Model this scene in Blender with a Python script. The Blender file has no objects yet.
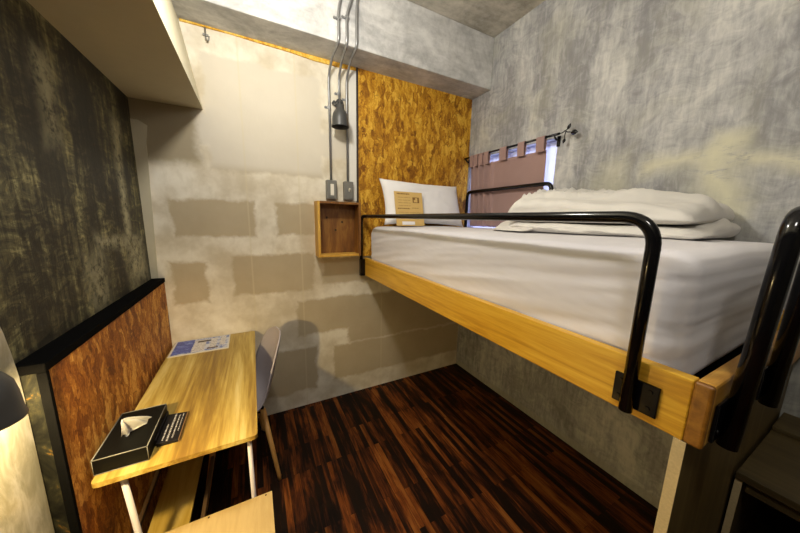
import bpy, bmesh, math, random
from mathutils import Vector, Matrix, noise
random.seed(7)
S = bpy.context.scene
COL = S.collection
PI = math.pi

# ------------------------------------------------------------------ helpers
def bx(bm, x0, x1, y0, y1, z0, z1, bev=0.0, seg=2):
    vs = [bm.verts.new((x, y, z)) for x in (x0, x1) for y in (y0, y1) for z in (z0, z1)]
    q = [(0,1,3,2),(4,6,7,5),(0,4,5,1),(2,3,7,6),(0,2,6,4),(1,5,7,3)]
    fs = [bm.faces.new([vs[i] for i in f]) for f in q]
    if bev > 0:
        es = list({e for f in fs for e in f.edges})
        bmesh.ops.bevel(bm, geom=es, offset=bev, segments=seg, profile=0.5, affect='EDGES')
    return vs

def box(*a, **k):
    bm = bmesh.new(); bx(bm, *a, **k); return bm

def frames(pts):
    n = len(pts); T = []
    for i in range(n):
        a = pts[max(i-1, 0)]; b = pts[min(i+1, n-1)]
        T.append((b-a).normalized())
    up = Vector((0,0,1)) if abs(T[0].z) < .9 else Vector((1,0,0))
    N = (up - T[0]*up.dot(T[0])).normalized(); out = []
    for t in T:
        N = (N - t*N.dot(t)).normalized()
        out.append((t, N, t.cross(N)))
    return out

def tube(bm, pts, r, n=14, caps=True):
    pts = [Vector(p) for p in pts]
    rr = r if isinstance(r, (list, tuple)) else [r]*len(pts)
    rings = []
    for p, (t, u, v), rad in zip(pts, frames(pts), rr):
        rings.append([bm.verts.new(p + (u*math.cos(2*PI*k/n) + v*math.sin(2*PI*k/n))*rad) for k in range(n)])
    for a, b in zip(rings, rings[1:]):
        for k in range(n):
            f = bm.faces.new((a[k], a[(k+1) % n], b[(k+1) % n], b[k])); f.smooth = True
    if caps:
        bm.faces.new(rings[0][::-1]); bm.faces.new(rings[-1])
    return bm

def fillet(pts, r, n=8):
    pts = [Vector(p) for p in pts]; out = [pts[0]]
    for a, b, c in zip(pts, pts[1:], pts[2:]):
        d1 = (a-b); d2 = (c-b)
        rr = min(r, d1.length*.48, d2.length*.48)
        p, q = b + d1.normalized()*rr, b + d2.normalized()*rr
        for k in range(n+1):
            t = k/n
            out.append(p*(1-t)**2 + b*2*t*(1-t)*1.0 + q*t*t)
    out.append(pts[-1]); return out

def lathe(bm, prof, c, n=40, axis='Z', smooth=True):
    c = Vector(c); rings = []
    for r, h in prof:
        ring = []
        for k in range(n):
            a = 2*PI*k/n
            if axis == 'Z': v = Vector((r*math.cos(a), r*math.sin(a), h))
            elif axis == 'Y': v = Vector((r*math.cos(a), h, r*math.sin(a)))
            else: v = Vector((h, r*math.cos(a), r*math.sin(a)))
            ring.append(bm.verts.new(c+v))
        rings.append(ring)
    for a, b in zip(rings, rings[1:]):
        for k in range(n):
            f = bm.faces.new((a[k], a[(k+1) % n], b[(k+1) % n], b[k])); f.smooth = smooth
    return rings

def cyl(bm, c, r, h, axis='Z', n=20):
    rg = lathe(bm, [(r, 0), (r, h)], c, n, axis, True)
    bm.faces.new(rg[0][::-1]); bm.faces.new(rg[-1]); return bm

def prism(bm, poly, axis, a, b, bev=0):
    """poly of 2-D points extruded along axis from a to b"""
    def P(u, v, w):
        return {'X': (w, u, v), 'Y': (u, w, v), 'Z': (u, v, w)}[axis]
    A = [bm.verts.new(P(u, v, a)) for u, v in poly]; B = [bm.verts.new(P(u, v, b)) for u, v in poly]
    fs = [bm.faces.new(A[::-1]), bm.faces.new(B)]
    n = len(poly)
    for k in range(n): fs.append(bm.faces.new((A[k], A[(k+1) % n], B[(k+1) % n], B[k])))
    if bev:
        es = list({e for f in fs[:2] for e in f.edges})
        bmesh.ops.bevel(bm, geom=es, offset=bev, segments=2, profile=.5, affect='EDGES')
    return bm

def world_loc(o):
    v = Vector((0, 0, 0))
    while o: v += o.location; o = o.parent
    return v

def obj(name, bm, mat, parent=None, label=None, origin=None, mods=()):
    bmesh.ops.recalc_face_normals(bm, faces=bm.faces)
    me = bpy.data.meshes.new(name)
    if parent is not None:
        off = world_loc(parent)
    elif origin is not None:
        off = Vector(origin)
    else:
        off = Vector((0, 0, 0))
    for v in bm.verts: v.co -= off
    bm.to_mesh(me); bm.free()
    o = bpy.data.objects.new(name, me); COL.objects.link(o)
    me.materials.append(mat)
    if parent is not None: o.parent = parent
    elif origin is not None: o.location = off
    if label: o['label'] = label
    return o

def thing(name, label, cat, loc, group=None):
    o = bpy.data.objects.new(name, None); COL.objects.link(o)
    o.location = loc; o.empty_display_size = .05
    o['label'] = label; o['category'] = cat
    if group: o['group'] = group
    return o

def tag(o, label, cat, group=None):
    o['label'] = label; o['category'] = cat
    if group: o['group'] = group
    return o

def struct(name, bm, mat, label=None):
    o = obj(name, bm, mat); o['kind'] = 'structure'
    if label: o['label'] = label
    return o

# ------------------------------------------------------------------ node kit
class NT:
    def __init__(s, name, rough=.6, metal=0.0, spec=.5):
        s.m = bpy.data.materials.new(name); s.m.use_nodes = True
        s.t = s.m.node_tree; s.n = s.t.nodes; s.l = s.t.links
        s.b = s.n['Principled BSDF']
        s.b.inputs['Roughness'].default_value = rough
        s.b.inputs['Metallic'].default_value = metal
        s.b.inputs['Specular IOR Level'].default_value = spec
    def node(s, typ, **k):
        nd = s.n.new(typ)
        for a, v in k.items(): setattr(nd, a, v)
        return nd
    def put(s, sock, v):
        if isinstance(v, bpy.types.NodeSocket): s.l.new(v, sock)
        elif isinstance(v, (tuple, list)) and len(v) == 3 and sock.type == 'RGBA': sock.default_value = (*v, 1)
        else: sock.default_value = v
    def pos(s): return s.node('ShaderNodeNewGeometry').outputs['Position']
    def vmul(s, v, k):
        nd = s.node('ShaderNodeVectorMath', operation='MULTIPLY'); s.put(nd.inputs[0], v); s.put(nd.inputs[1], k); return nd.outputs[0]
    def vadd(s, v, k):
        nd = s.node('ShaderNodeVectorMath', operation='ADD'); s.put(nd.inputs[0], v); s.put(nd.inputs[1], k); return nd.outputs[0]
    def math(s, op, a, b=0.0, c=None, clamp=False):
        nd = s.node('ShaderNodeMath', operation=op, use_clamp=clamp); s.put(nd.inputs[0], a); s.put(nd.inputs[1], b)
        if c is not None: s.put(nd.inputs[2], c)
        return nd.outputs[0]
    def noise(s, v, scale, detail=4, rough=.55, dist=0.0, col=False):
        nd = s.node('ShaderNodeTexNoise'); s.put(nd.inputs['Vector'], v)
        nd.inputs['Scale'].default_value = scale; nd.inputs['Detail'].default_value = detail
        nd.inputs['Roughness'].default_value = rough; nd.inputs['Distortion'].default_value = dist
        return nd.outputs['Color' if col else 'Fac']
    def voro(s, v, scale, feature='F1', rnd=1.0, out='Color'):
        nd = s.node('ShaderNodeTexVoronoi', feature=feature); s.put(nd.inputs['Vector'], v)
        nd.inputs['Scale'].default_value = scale; nd.inputs['Randomness'].default_value = rnd
        return nd.outputs[out]
    def ramp(s, f, stops, interp='LINEAR'):
        nd = s.node('ShaderNodeValToRGB'); s.put(nd.inputs[0], f); cr = nd.color_ramp; cr.interpolation = interp
        while len(cr.elements) < len(stops): cr.elements.new(.5)
        for e, (p, c) in zip(cr.elements, stops):
            e.position = p; e.color = (*c, 1) if len(c) == 3 else c
        return nd.outputs['Color']
    def smooth(s, f, a, b):
        nd = s.node('ShaderNodeMapRange', interpolation_type='SMOOTHSTEP'); s.put(nd.inputs['Value'], f)
        nd.inputs['From Min'].default_value = a; nd.inputs['From Max'].default_value = b
        return nd.outputs['Result']
    def mix(s, f, a, b, mode='MIX'):
        nd = s.node('ShaderNodeMix', data_type='RGBA', blend_type=mode)
        s.put(nd.inputs['Factor'], f); s.put(nd.inputs['A'], a) if False else None
        s.put(nd.inputs[6], a); s.put(nd.inputs[7], b); return nd.outputs[2]
    def sep(s, v):
        nd = s.node('ShaderNodeSeparateXYZ'); s.put(nd.inputs[0], v); return nd.outputs
    def comb(s, x, y, z):
        nd = s.node('ShaderNodeCombineXYZ'); s.put(nd.inputs[0], x); s.put(nd.inputs[1], y); s.put(nd.inputs[2], z); return nd.outputs[0]
    def color(s, v): s.put(s.b.inputs['Base Color'], v); return s
    def rough(s, v): s.put(s.b.inputs['Roughness'], v); return s
    def bump(s, h, strength=.3, dist=.01):
        nd = s.node('ShaderNodeBump'); nd.inputs['Strength'].default_value = strength; nd.inputs['Distance'].default_value = dist
        s.put(nd.inputs['Height'], h); s.l.new(nd.outputs[0], s.b.inputs['Normal']); return s

def plain(name, c, rough=.5, metal=0.0, spec=.5, var=.0, scale=30):
    t = NT(name, rough, metal, spec)
    if var:
        n = t.noise(t.pos(), scale, 3)
        t.color(t.mix(n, tuple(x*(1-var) for x in c), tuple(min(1, x*(1+var)) for x in c)))
    else: t.color(c)
    return t.m

def wood(name, stops, axis='Y', grain=26, stretch=.06, rough=.45, band=0, bump=.08, dist=1.2, spec=.5, lo=.28, hi=.72):
    t = NT(name, rough, 0, spec); p = t.pos()
    k = [1, 1, 1]; k['XYZ'.index(axis)] = stretch
    v = t.vmul(p, tuple(k))
    a = t.noise(v, grain, 5, .62, dist); b = t.noise(v, grain*5, 3, .7)
    f = t.math('ADD', t.math('MULTIPLY', a, .75), t.math('MULTIPLY', b, .25))
    if band:
        c = t.noise(v, band, 2, .5); f = t.math('ADD', t.math('MULTIPLY', f, .6), t.math('MULTIPLY', c, .4))
    f = t.smooth(f, lo, hi)
    t.color(t.ramp(f, stops)); t.bump(b, bump, .004); return t.m

def osb(name, cols, sc=16, axis='Z'):
    t = NT(name, .62, 0, .3); p = t.pos()
    w = t.noise(p, 9, 3, .6, 0, True)
    p2 = t.vadd(p, t.vmul(t.vadd(w, (-.5, -.5, -.5)), (.09, .09, .09)))
    k = {'Z': (1, 1, .42), 'H': (.5, .5, 1.2)}[axis]
    k2 = {'Z': (1.3, 1.3, .3), 'H': (.35, .35, 1.4)}[axis]
    c1 = t.sep(t.voro(t.vmul(p2, k), sc))[0]
    c2 = t.sep(t.voro(t.vadd(t.vmul(p2, k2), (3.1, 1.7, .4)), sc*1.7))[1]
    fine = t.noise(t.vmul(p, (3, 3, .6)), sc*3, 4, .7, 1.5)
    big = t.noise(p, 3.2, 2)
    f = t.math('ADD', t.math('MULTIPLY', c1, .15), t.math('MULTIPLY', c2, .13))
    fib = t.noise(t.vmul(p2, (1, 1, .35)), sc*1.6, 5, .75, 2.2)
    f = t.math('ADD', f, t.math('MULTIPLY', fine, .32)); f = t.math('ADD', f, t.math('ADD', t.math('MULTIPLY', big, .12), t.math('MULTIPLY', fib, .38)))
    f = t.smooth(f, .37, .72)
    col = t.ramp(f, cols)
    edge = t.voro(t.vmul(p2, k), sc, 'DISTANCE_TO_EDGE', 1, 'Distance')
    dark = t.math('MULTIPLY', t.math('SUBTRACT', 1, t.smooth(edge, 0, .06)), t.smooth(t.noise(p, 11, 2), .5, .65))
    col = t.mix(t.math('MULTIPLY', dark, .6), col, tuple(x*.35 for x in cols[0][1]))
    t.color(col); t.bump(f, .25, .004); return t.m

# ------------------------------------------------------------------ room constants
XL, XR, YB, YF, ZC = -.595, 1.95, 2.29, -1.7, 3.16
BY, BZ = 2.035, 2.745      # beam face, beam underside

# ---- back wall: plasterboard with joint compound in bands
def back_wall_mat():
    t = NT('plasterboard', .85, 0, .2); p = t.pos()
    w = t.noise(p, 7, 5, .65, 0, True); w2 = t.noise(p, 30, 3, .6, 0, True)
    q = t.vadd(p, t.vmul(t.vadd(w, (-.5, -.5, -.5)), (.10, 0, .085)))
    q = t.vadd(q, t.vmul(t.vadd(w2, (-.5, -.5, -.5)), (.02, 0, .02)))
    s = t.sep(q); X, Z = s[0], s[2]
    def rect(x0, x1, z0, z1):
        dx = t.math('SUBTRACT', t.math('ABSOLUTE', t.math('SUBTRACT', X, (x0+x1)/2)), (x1-x0)/2)
        dz = t.math('SUBTRACT', t.math('ABSOLUTE', t.math('SUBTRACT', Z, (z0+z1)/2)), (z1-z0)/2)
        return t.math('MAXIMUM', dx, dz)
    R = [(-.46, .02, 1.455, 1.70), (.16, .44, 1.46, 1.70), (-.49, -.30, 1.0, 1.29), (-.14, .42, 1.02, 1.31),
         (-.40, 1.3, 2.06, 2.235), (-.62, -.27, 1.95, 2.3), (-.22, .50, 1.90, 2.60), (.49, 1.9, 1.05, 1.27), (.28, 1.95, .64, .93),
         (.70, 1.95, .50, .66), (.57, 1.95, .17, .49), (.02, .42, .14, .52)]
    d = None
    for r in R:
        k = rect(*r); d = k if d is None else t.math('MINIMUM', d, k)
    m = t.math('SUBTRACT', 1, t.smooth(d, -.015, .018))
    n = t.noise(p, 4, 5, .6); fine = t.noise(t.vmul(p, (1, 1, .4)), 22, 4)
    board = t.mix(n, (.40, .325, .21), (.52, .44, .30))
    comp = t.mix(t.smooth(n, .3, .7), (.55, .48, .35), (.80, .75, .63))
    comp = t.mix(t.math('MULTIPLY', t.smooth(fine, .5, .75), .3), comp, (.5, .44, .32))
    # upper boards are the paler, more finished ones
    zz = t.sep(p)[2]; up = t.smooth(zz, 1.86, 1.96)
    board = t.mix(up, board, t.mix(n, (.57, .52, .42), (.66, .61, .51)))
    col = t.mix(m, comp, board)
    # the old dark patch in the corner under the soffit
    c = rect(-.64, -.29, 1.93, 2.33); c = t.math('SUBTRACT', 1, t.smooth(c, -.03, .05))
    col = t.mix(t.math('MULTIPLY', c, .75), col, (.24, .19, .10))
    # thin joint lines between boards
    xx = t.sep(p)[0]
    for x0 in (-.02, .33, 1.02):
        l = t.math('SUBTRACT', 1, t.smooth(t.math('ABSOLUTE', t.math('SUBTRACT', xx, x0)), .002, .008))
        col = t.mix(t.math('MULTIPLY', l, .35), col, (.62, .55, .36))
    t.color(col); t.bump(t.math('ADD', t.math('MULTIPLY', m, -.6), fine), .25, .004); return t.m

def left_wall_mat():
    t = NT('dark_brushed_plaster', .6, 0, .35); p = t.pos()
    w = t.noise(p, 3, 3, .6, 0, True)
    q = t.vadd(p, t.vmul(t.vadd(w, (-.5, -.5, -.5)), (.1, .14, .2)))
    a = t.noise(t.vmul(q, (1, 1, .28)), 5.5, 6, .66, .4)
    b = t.noise(t.vmul(p, (1, 1, .12)), 34, 5, .7, .3)
    cc = t.noise(t.vmul(p, (1, .5, 1.2)), 19, 5, .72, 1.2)
    f = t.math('ADD', t.math('MULTIPLY', a, .42), t.math('ADD', t.math('MULTIPLY', b, .28), t.math('MULTIPLY', cc, .30)))
    col = t.ramp(t.smooth(f, .38, .66), [(0, (.010, .009, .006)), (.4, (.030, .026, .016)), (.68, (.090, .080, .038)), (1, (.30, .265, .12))])
    s = t.sep(q); Y, Z = s[1], s[2]
    # worn pale runs near the corner
    def spot(y0, y1, z0, z1, e):
        dx = t.math('SUBTRACT', t.math('ABSOLUTE', t.math('SUBTRACT', Y, (y0+y1)/2)), (y1-y0)/2)
        dz = t.math('SUBTRACT', t.math('ABSOLUTE', t.math('SUBTRACT', Z, (z0+z1)/2)), (z1-z0)/2)
        return t.math('SUBTRACT', 1, t.smooth(t.math('MAXIMUM', dx, dz), -e, e))
    m = t.math('MAXIMUM', spot(1.99, 2.07, 1.40, 2.05, .05), spot(1.66, 2.22, 1.43, 1.47, .05))
    m = t.math('MAXIMUM', m, spot(1.45, 1.53, 1.86, 2.12, .06)); m = t.math('MAXIMUM', m, spot(1.98, 2.2, 1.2, 1.45, .10))
    m = t.math('MAXIMUM', m, t.math('MULTIPLY', spot(1.55, 1.68, 1.2, 1.4, .08), .7))
    m = t.math('MULTIPLY', m, t.smooth(t.noise(p, 26, 4, .7), .3, .6))
    col = t.mix(t.math('MULTIPLY', m, .85), col, (.40, .37, .22))
    sc = t.voro(t.vmul(p, (1, 1, 1)), 34, 'F1', 1, 'Distance')
    sp = t.math('MULTIPLY', t.math('SUBTRACT', 1, t.smooth(sc, .03, .09)), t.smooth(t.noise(p, 4, 2), .5, .7))
    col = t.mix(t.math('MULTIPLY', sp, .5), col, (.42, .38, .24))
    t.color(col); t.rough(t.mix(f, (.45,)*3, (.75,)*3)); t.bump(f, .5, .006); return t.m

def right_wall_mat():
    t = NT('brushed_concrete_render', .7, 0, .3); p = t.pos()
    w = t.noise(p, 2.2, 3, .6, 0, True)
    q = t.vadd(p, t.vmul(t.vadd(w, (-.5, -.5, -.5)), (.2, .35, .3)))
    a = t.noise(t.vmul(q, (1, 1, .3)), 4.5, 5, .6, .5)
    b = t.noise(t.vmul(p, (1, 1, .16)), 40, 5, .7, .2)
    cc = t.noise(t.vmul(q, (1, .6, 1)), 15, 5, .7, 1.4)
    f = t.math('ADD', t.math('MULTIPLY', a, .48), t.math('ADD', t.math('MULTIPLY', b, .27), t.math('MULTIPLY', cc, .25)))
    col = t.ramp(t.smooth(f, .38, .64), [(0, (.235, .236, .245)), (.35, (.345, .346, .355)), (.7, (.45, .45, .45)), (1, (.58, .575, .55))])
    s = t.sep(q); Y, Z = s[1], s[2]
    def spot(y0, y1, z0, z1, e):
        dx = t.math('SUBTRACT', t.math('ABSOLUTE', t.math('SUBTRACT', Y, (y0+y1)/2)), (y1-y0)/2)
        dz = t.math('SUBTRACT', t.math('ABSOLUTE', t.math('SUBTRACT', Z, (z0+z1)/2)), (z1-z0)/2)
        return t.math('SUBTRACT', 1, t.smooth(t.math('MAXIMUM', dx, dz), -e, e))
    m = t.math('MAXIMUM', spot(.16, .80, 1.86, 1.93, .07), spot(.44, .54, 1.62, 2.02, .06))
    m = t.math('MAXIMUM', m, t.math('MULTIPLY', spot(.9, 1.05, 1.6, 2.0, .12), .6))
    m = t.math('MULTIPLY', m, t.smooth(t.noise(t.vmul(p, (1, .35, 1.3)), 30, 6, .8), .30, .50))
    col = t.mix(t.math('MULTIPLY', m, .95), col, (.68, .655, .49))
    y2 = t.noise(q, 3.1, 4, .6)
    col = t.mix(t.math('MULTIPLY', t.smooth(y2, .45, .7), .3), col, (.42, .41, .30))
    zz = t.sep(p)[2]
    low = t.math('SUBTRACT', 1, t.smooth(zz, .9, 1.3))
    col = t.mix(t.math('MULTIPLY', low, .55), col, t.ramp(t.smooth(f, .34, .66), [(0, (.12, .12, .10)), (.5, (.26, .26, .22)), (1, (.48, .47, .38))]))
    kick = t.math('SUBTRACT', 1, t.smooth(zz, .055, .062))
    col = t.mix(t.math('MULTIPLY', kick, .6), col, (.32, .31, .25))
    t.color(col); t.bump(f, .55, .006); return t.m

def concrete(name, lo, hi, sc=3.5):
    t = NT(name, .75, 0, .25); p = t.pos()
    a = t.noise(p, sc, 6, .62, .8); b = t.noise(p, sc*9, 5, .7); c = t.noise(t.vmul(p, (.25, 1, 1)), sc*5, 4, .6, .5)
    f = t.math('ADD', t.math('MULTIPLY', a, .55), t.math('ADD', t.math('MULTIPLY', b, .2), t.math('MULTIPLY', c, .25)))
    f = t.smooth(f, .33, .67); mid = tuple((x+y)/2 for x, y in zip(lo, hi))
    col = t.ramp(f, [(0, lo), (.5, mid), (1, hi)])
    pit = t.math('SUBTRACT', 1, t.smooth(t.voro(p, 26, 'F1', 1, 'Distance'), .03, .08))
    col = t.mix(t.math('MULTIPLY', pit, t.math('MULTIPLY', t.smooth(a, .5, .6), .5)), col, tuple(x*.45 for x in lo))
    t.color(col); t.bump(f, .35, .005); return t.m

def floor_mat():
    t = NT('dark_reddish_floorboards', .30, 0, .16); p = t.pos(); s = t.sep(p)
    br = t.node('ShaderNodeTexBrick', offset=.37, offset_frequency=2, squash=1)
    v = t.comb(s[1], s[0], 0.0); t.put(br.inputs['Vector'], v)
    br.inputs['Scale'].default_value = 1; br.inputs['Brick Width'].default_value = .62; br.inputs['Row Height'].default_value = .034
    br.inputs['Mortar Size'].default_value = .0009; br.inputs['Mortar Smooth'].default_value = .3; br.inputs['Bias'].default_value = 0
    br.inputs['Color1'].default_value = (0, 0, 0, 1); br.inputs['Color2'].default_value = (1, 1, 1, 1); br.inputs['Mortar'].default_value = (.5, .5, .5, 1)
    row = t.sep(br.outputs['Color'])[0]
    g = t.noise(t.vadd(t.vmul(p, (1, .09, 1)), t.comb(t.math('MULTIPLY', row, 7), 0., row)), 34, 5, .66, .8)
    h = t.noise(t.vmul(p, (1, .22, 1)), 13, 4, .6, .6)
    f = t.math('ADD', t.math('MULTIPLY', row, .20), t.math('ADD', t.math('MULTIPLY', g, .50), t.math('MULTIPLY', h, .34)))
    col = t.ramp(t.smooth(f, .28, .74), [(0, (.005, .0025, .001)), (.40, (.010, .0035, .001)), (.60, (.058, .0145, .003)), (.80, (.15, .040, .006)), (1, (.26, .095, .018))])
    col = t.mix(t.math('MULTIPLY', br.outputs['Fac'], .8), col, (.003, .002, .001))
    t.color(col); t.rough(t.mix(g, (.45,)*3, (.65,)*3)); t.bump(g, .2, .003); return t.m

# ------------------------------------------------------------------ materials
M = {}
M['back'] = back_wall_mat(); M['left'] = left_wall_mat(); M['right'] = right_wall_mat()
M['ceil'] = concrete('ceiling_concrete', (.24, .225, .18), (.62, .58, .50), 3)
M['beam'] = concrete('beam_concrete', (.33, .33, .33), (.70, .695, .68), 3.2)
M['soffit'] = plain('painted_soffit', (.56, .515, .37), .8, 0, .2, .05, 14)
M['floor'] = floor_mat()
M['osb_back'] = osb('golden_strand_board', [(0, (.16, .055, .004)), (.35, (.38, .165, .008)), (.65, (.54, .27, .016)), (1, (.74, .45, .06))], 25)
M['osb_left'] = osb('brown_strand_board', [(0, (.13, .036, .007)), (.35, (.28, .088, .012)), (.65, (.43, .165, .022)), (1, (.72, .38, .085))], 24)
M['black_metal'] = plain('black_gloss_metal', (.004, .004, .005), .13, 0, .35)
M['black_trim'] = plain('black_painted_trim', (.0025, .0025, .0025), .9, 0, .03, .2)
M['shadow_strip'] = plain('gap_shadow_strip', (.03, .018, .010), .7)
M['galv'] = plain('galvanised_conduit', (.28, .285, .29), .36, .6, .5, .12, 60)
M['grey_box'] = plain('grey_cast_metal', (.19, .185, .165), .45, .3, .5, .1, 60)
M['lamp_grey'] = plain('dark_grey_enamel', (.055, .056, .056), .38, .1, .5, .08)
M['ivory'] = plain('ivory_plastic', (.75, .72, .62), .4)
M['darkslot'] = plain('dark_slot', (.03, .03, .03), .5)
M['rail'] = wood('amber_bed_wood', [(0, (.38, .17, .010)), (.45, (.58, .31, .022)), (1, (.72, .44, .05))], 'Y', 22, .05, .35, 0, .06, 1.4)
M['rail_x'] = wood('amber_end_wood', [(0, (.38, .155, .02)), (.5, (.52, .26, .04)), (1, (.62, .35, .07))], 'X', 22, .06, .38)
M['endgrain'] = wood('bed_end_grain', [(0, (.13, .048, .005)), (.5, (.22, .09, .010)), (1, (.32, .145, .018))], 'X', 18, .8, .45)
M['desk'] = wood('striped_desk_laminate', [(0, (.19, .105, .018)), (.3, (.32, .205, .036)), (.65, (.47, .34, .085)), (1, (.62, .50, .20))], 'Y', 15, .055, .38, 7, .02, .7, .5, .37, .63)
M['shelf'] = wood('lower_shelf_laminate', [(0, (.38, .24, .035)), (.5, (.50, .34, .06)), (1, (.60, .44, .12))], 'Y', 14, .08, .42)
M['ply'] = wood('pale_bench_plywood', [(0, (.40, .28, .11)), (.5, (.44, .32, .135)), (1, (.49, .36, .16))], 'Y', 30, .12, .5, 0, .03)
M['panel'] = wood('olive_brown_panel', [(0, (.085, .055, .014)), (.5, (.13, .086, .023)), (1, (.18, .125, .038))], 'Z', 16, .07, .5)
M['panel_edge'] = plain('chipboard_edge', (.52, .41, .22), .7, 0, .3, .22, 160)
M['step'] = wood('brown_step_wood', [(0, (.05, .034, .010)), (.5, (.08, .054, .017)), (1, (.11, .078, .028))], 'Y', 15, .07, .5)
M['crate'] = wood('crate_pine_shaded', [(0, (.10, .035, .006)), (.5, (.20, .08, .013)), (1, (.30, .145, .028))], 'Z', 12, .2, .5)  # shade of the open recess is put into this darker pine
M['crate_lit'] = wood('crate_pine_lit', [(0, (.50, .25, .035)), (.5, (.60, .33, .05)), (1, (.66, .40, .08))], 'Z', 15, .2, .5)  # lit copy of the same pine, for the left and bottom boards
M['frame'] = plain('white_powder_coat', (.62, .58, .60), .4, 0, .5)
M['brownmetal'] = plain('brown_metal_bar', (.11, .065, .03), .5)
M['shell'] = plain('mauve_grey_chair_plastic', (.40, .37, .40), .42, 0, .4)
M['leg'] = wood('beech_chair_leg', [(0, (.40, .18, .04)), (.5, (.52, .27, .07)), (1, (.62, .35, .11))], 'Z', 20, .1, .45)
def leather():
    t = NT('black_leatherette', .5, 0, .1); p = t.pos()
    n = t.voro(p, 420, 'F1', 1, 'Distance'); t.color((.0035, .0035, .003)); t.bump(n, .35, .001); return t.m
M['leather'] = leather()
M['stitch'] = plain('grey_box_piping', (.16, .16, .14), .5)
M['tissue'] = plain('white_tissue', (.85, .85, .80), .9)
M['plaque'] = plain('black_plaque', (.008, .007, .008), .5, 0, .2)
M['plaque_side'] = plain('plaque_side_wood', (.16, .085, .03), .5)
M['white_ink'] = plain('white_lettering', (.55, .54, .56), .6)
M['brown_ink'] = plain('brown_ink', (.20, .10, .02), .8)
M['kraft'] = plain('kraft_card', (.62, .42, .15), .8, 0, .2, .08, 40)
M['screw'] = plain('dark_screw', (.06, .035, .015), .4, .5)
M['hookm'] = plain('steel_hook', (.3, .3, .29), .4, .7)
M['foam'] = osb('yellow_edge_board', [(0, (.45, .19, .02)), (.4, (.62, .33, .03)), (.7, (.75, .45, .05)), (1, (.85, .6, .15))], 30)
def fabric(name, c, scale=700, var=.06, bump=.15, sheen=.2, rough=.9):
    t = NT(name, rough, 0, .2); p = t.pos()
    n = t.noise(p, 6, 4); w = t.noise(t.vmul(p, (1, 1, 1)), scale, 2)
    t.color(t.mix(n, tuple(x*(1-var) for x in c), tuple(min(1, x*(1+var)) for x in c)))
    t.b.inputs['Sheen Weight'].default_value = sheen
    t.bump(w, bump, .001); return t.m
M['sheet'] = fabric('white_fitted_sheet', (.66, .64, .66))
M['duvet'] = fabric('ivory_duvet_cover', (.68, .655, .61))
M['pillow'] = fabric('white_pillow_case', (.80, .79, .80))
M['curtain'] = fabric('mauve_brown_curtain', (.34, .225, .208), 900, .12, .25, .1)
def sheer():
    t = NT('white_sheer_net', .9, 0, .1); t.color((.75, .76, .85))
    t.b.inputs['Alpha'].default_value = .55; return t.m
M['sheer'] = sheer()
def metal_panel():
    t = NT('pale_brushed_metal', .34, .45, .5); p = t.pos()
    a = t.noise(t.vmul(p, (1, 1, .3)), 22, 5, .65, .6); b = t.noise(t.vmul(p, (1, .3, 1)), 70, 3)
    t.color(t.ramp(t.smooth(a, .35, .65), [(0, (.36, .34, .25)), (.5, (.48, .46, .37)), (1, (.60, .585, .52))]))
    t.rough(t.mix(b, (.25,)*3, (.5,)*3)); t.bump(t.noise(p, 12, 4), .3, .006); return t.m
M['metal_panel'] = metal_panel()
def rust():
    t = NT('worn_olive_paint', .6, .0, .1); p = t.pos()
    a = t.noise(t.vmul(p, (1, 1, .6)), 16, 6, .7, .6)
    t.color(t.ramp(t.smooth(a, .4, .68), [(0, (.004, .004, .003)), (.55, (.011, .011, .007)), (.82, (.022, .020, .010)), (.93, (.09, .045, .007)), (1, (.13, .065, .010))]))
    t.bump(a, .3, .004); return t.m
M['rust'] = rust()
def emit(name, c, s):
    m = bpy.data.materials.new(name); m.use_nodes = True; n = m.node_tree.nodes; n.clear()
    e = n.new('ShaderNodeEmission'); o = n.new('ShaderNodeOutputMaterial'); e.inputs[0].default_value = (*c, 1); e.inputs[1].default_value = s
    m.node_tree.links.new(e.outputs[0], o.inputs[0]); return m
M['daylight'] = emit('daylit_frosted_glass', (.50, .56, 1.0), 5.0)
M['bulb'] = emit('lit_bulb', (1, .82, .5), 30)
M['bulb_off'] = plain('frosted_bulb', (.8, .8, .72), .3)
M['winframe'] = plain('window_frame_white', (.62, .62, .66), .4)

# ------------------------------------------------------------------ room shell
T = .12
struct('floor', box(XL-T, XR+T, YF-T, YB+T, -.1, 0), M['floor'])
struct('ceiling', box(XL-T, XR+T, YF-T, YB+T, ZC, ZC+.1), M['ceil'])
struct('wall_back', box(XL-T, XR+T, YB, YB+T, 0, ZC), M['back'])
struct('wall_left', box(XL-T, XL, YF, YB, 0, ZC), M['left'])
struct('wall_front', box(XL-T, XR+T, YF-T, YF, 0, ZC), plain('dark_front_wall', (.10, .085, .06), .8, 0, .2, .2, 5))
WY0, WY1, WZ0, WZ1 = 1.345, 2.265, 1.33, 2.19
b = bmesh.new()
bx(b, XR, XR+T, YF, WY0, 0, ZC); bx(b, XR, XR+T, WY1, YB, 0, ZC)
bx(b, XR, XR+T, WY0, WY1, 0, WZ0); bx(b, XR, XR+T, WY0, WY1, WZ1, ZC)
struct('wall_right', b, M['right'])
w1 = struct('window_1', box(XR+.085, XR+.09, WY0, WY1, WZ0, WZ1), M['daylight'])
b = bmesh.new(); fr = .035
for a in ((WY0, WY0+fr, WZ0, WZ1), (WY1-fr, WY1, WZ0, WZ1), (WY0+fr, WY1-fr, WZ0, WZ0+fr), (WY0+fr, WY1-fr, WZ1-fr, WZ1), ((WY0+WY1)/2-.02, (WY0+WY1)/2+.02, WZ0+fr, WZ1-fr)):
    bx(b, XR+.055, XR+.085, *a)
obj('window_frame', b, M['winframe'], w1)
# beam along the back wall, its underside and face in raw concrete
struct('trim_1', box(XL, XR, BY, YB, BZ, ZC, .006), M['beam'], 'raw concrete ceiling beam above the back wall')
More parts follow.
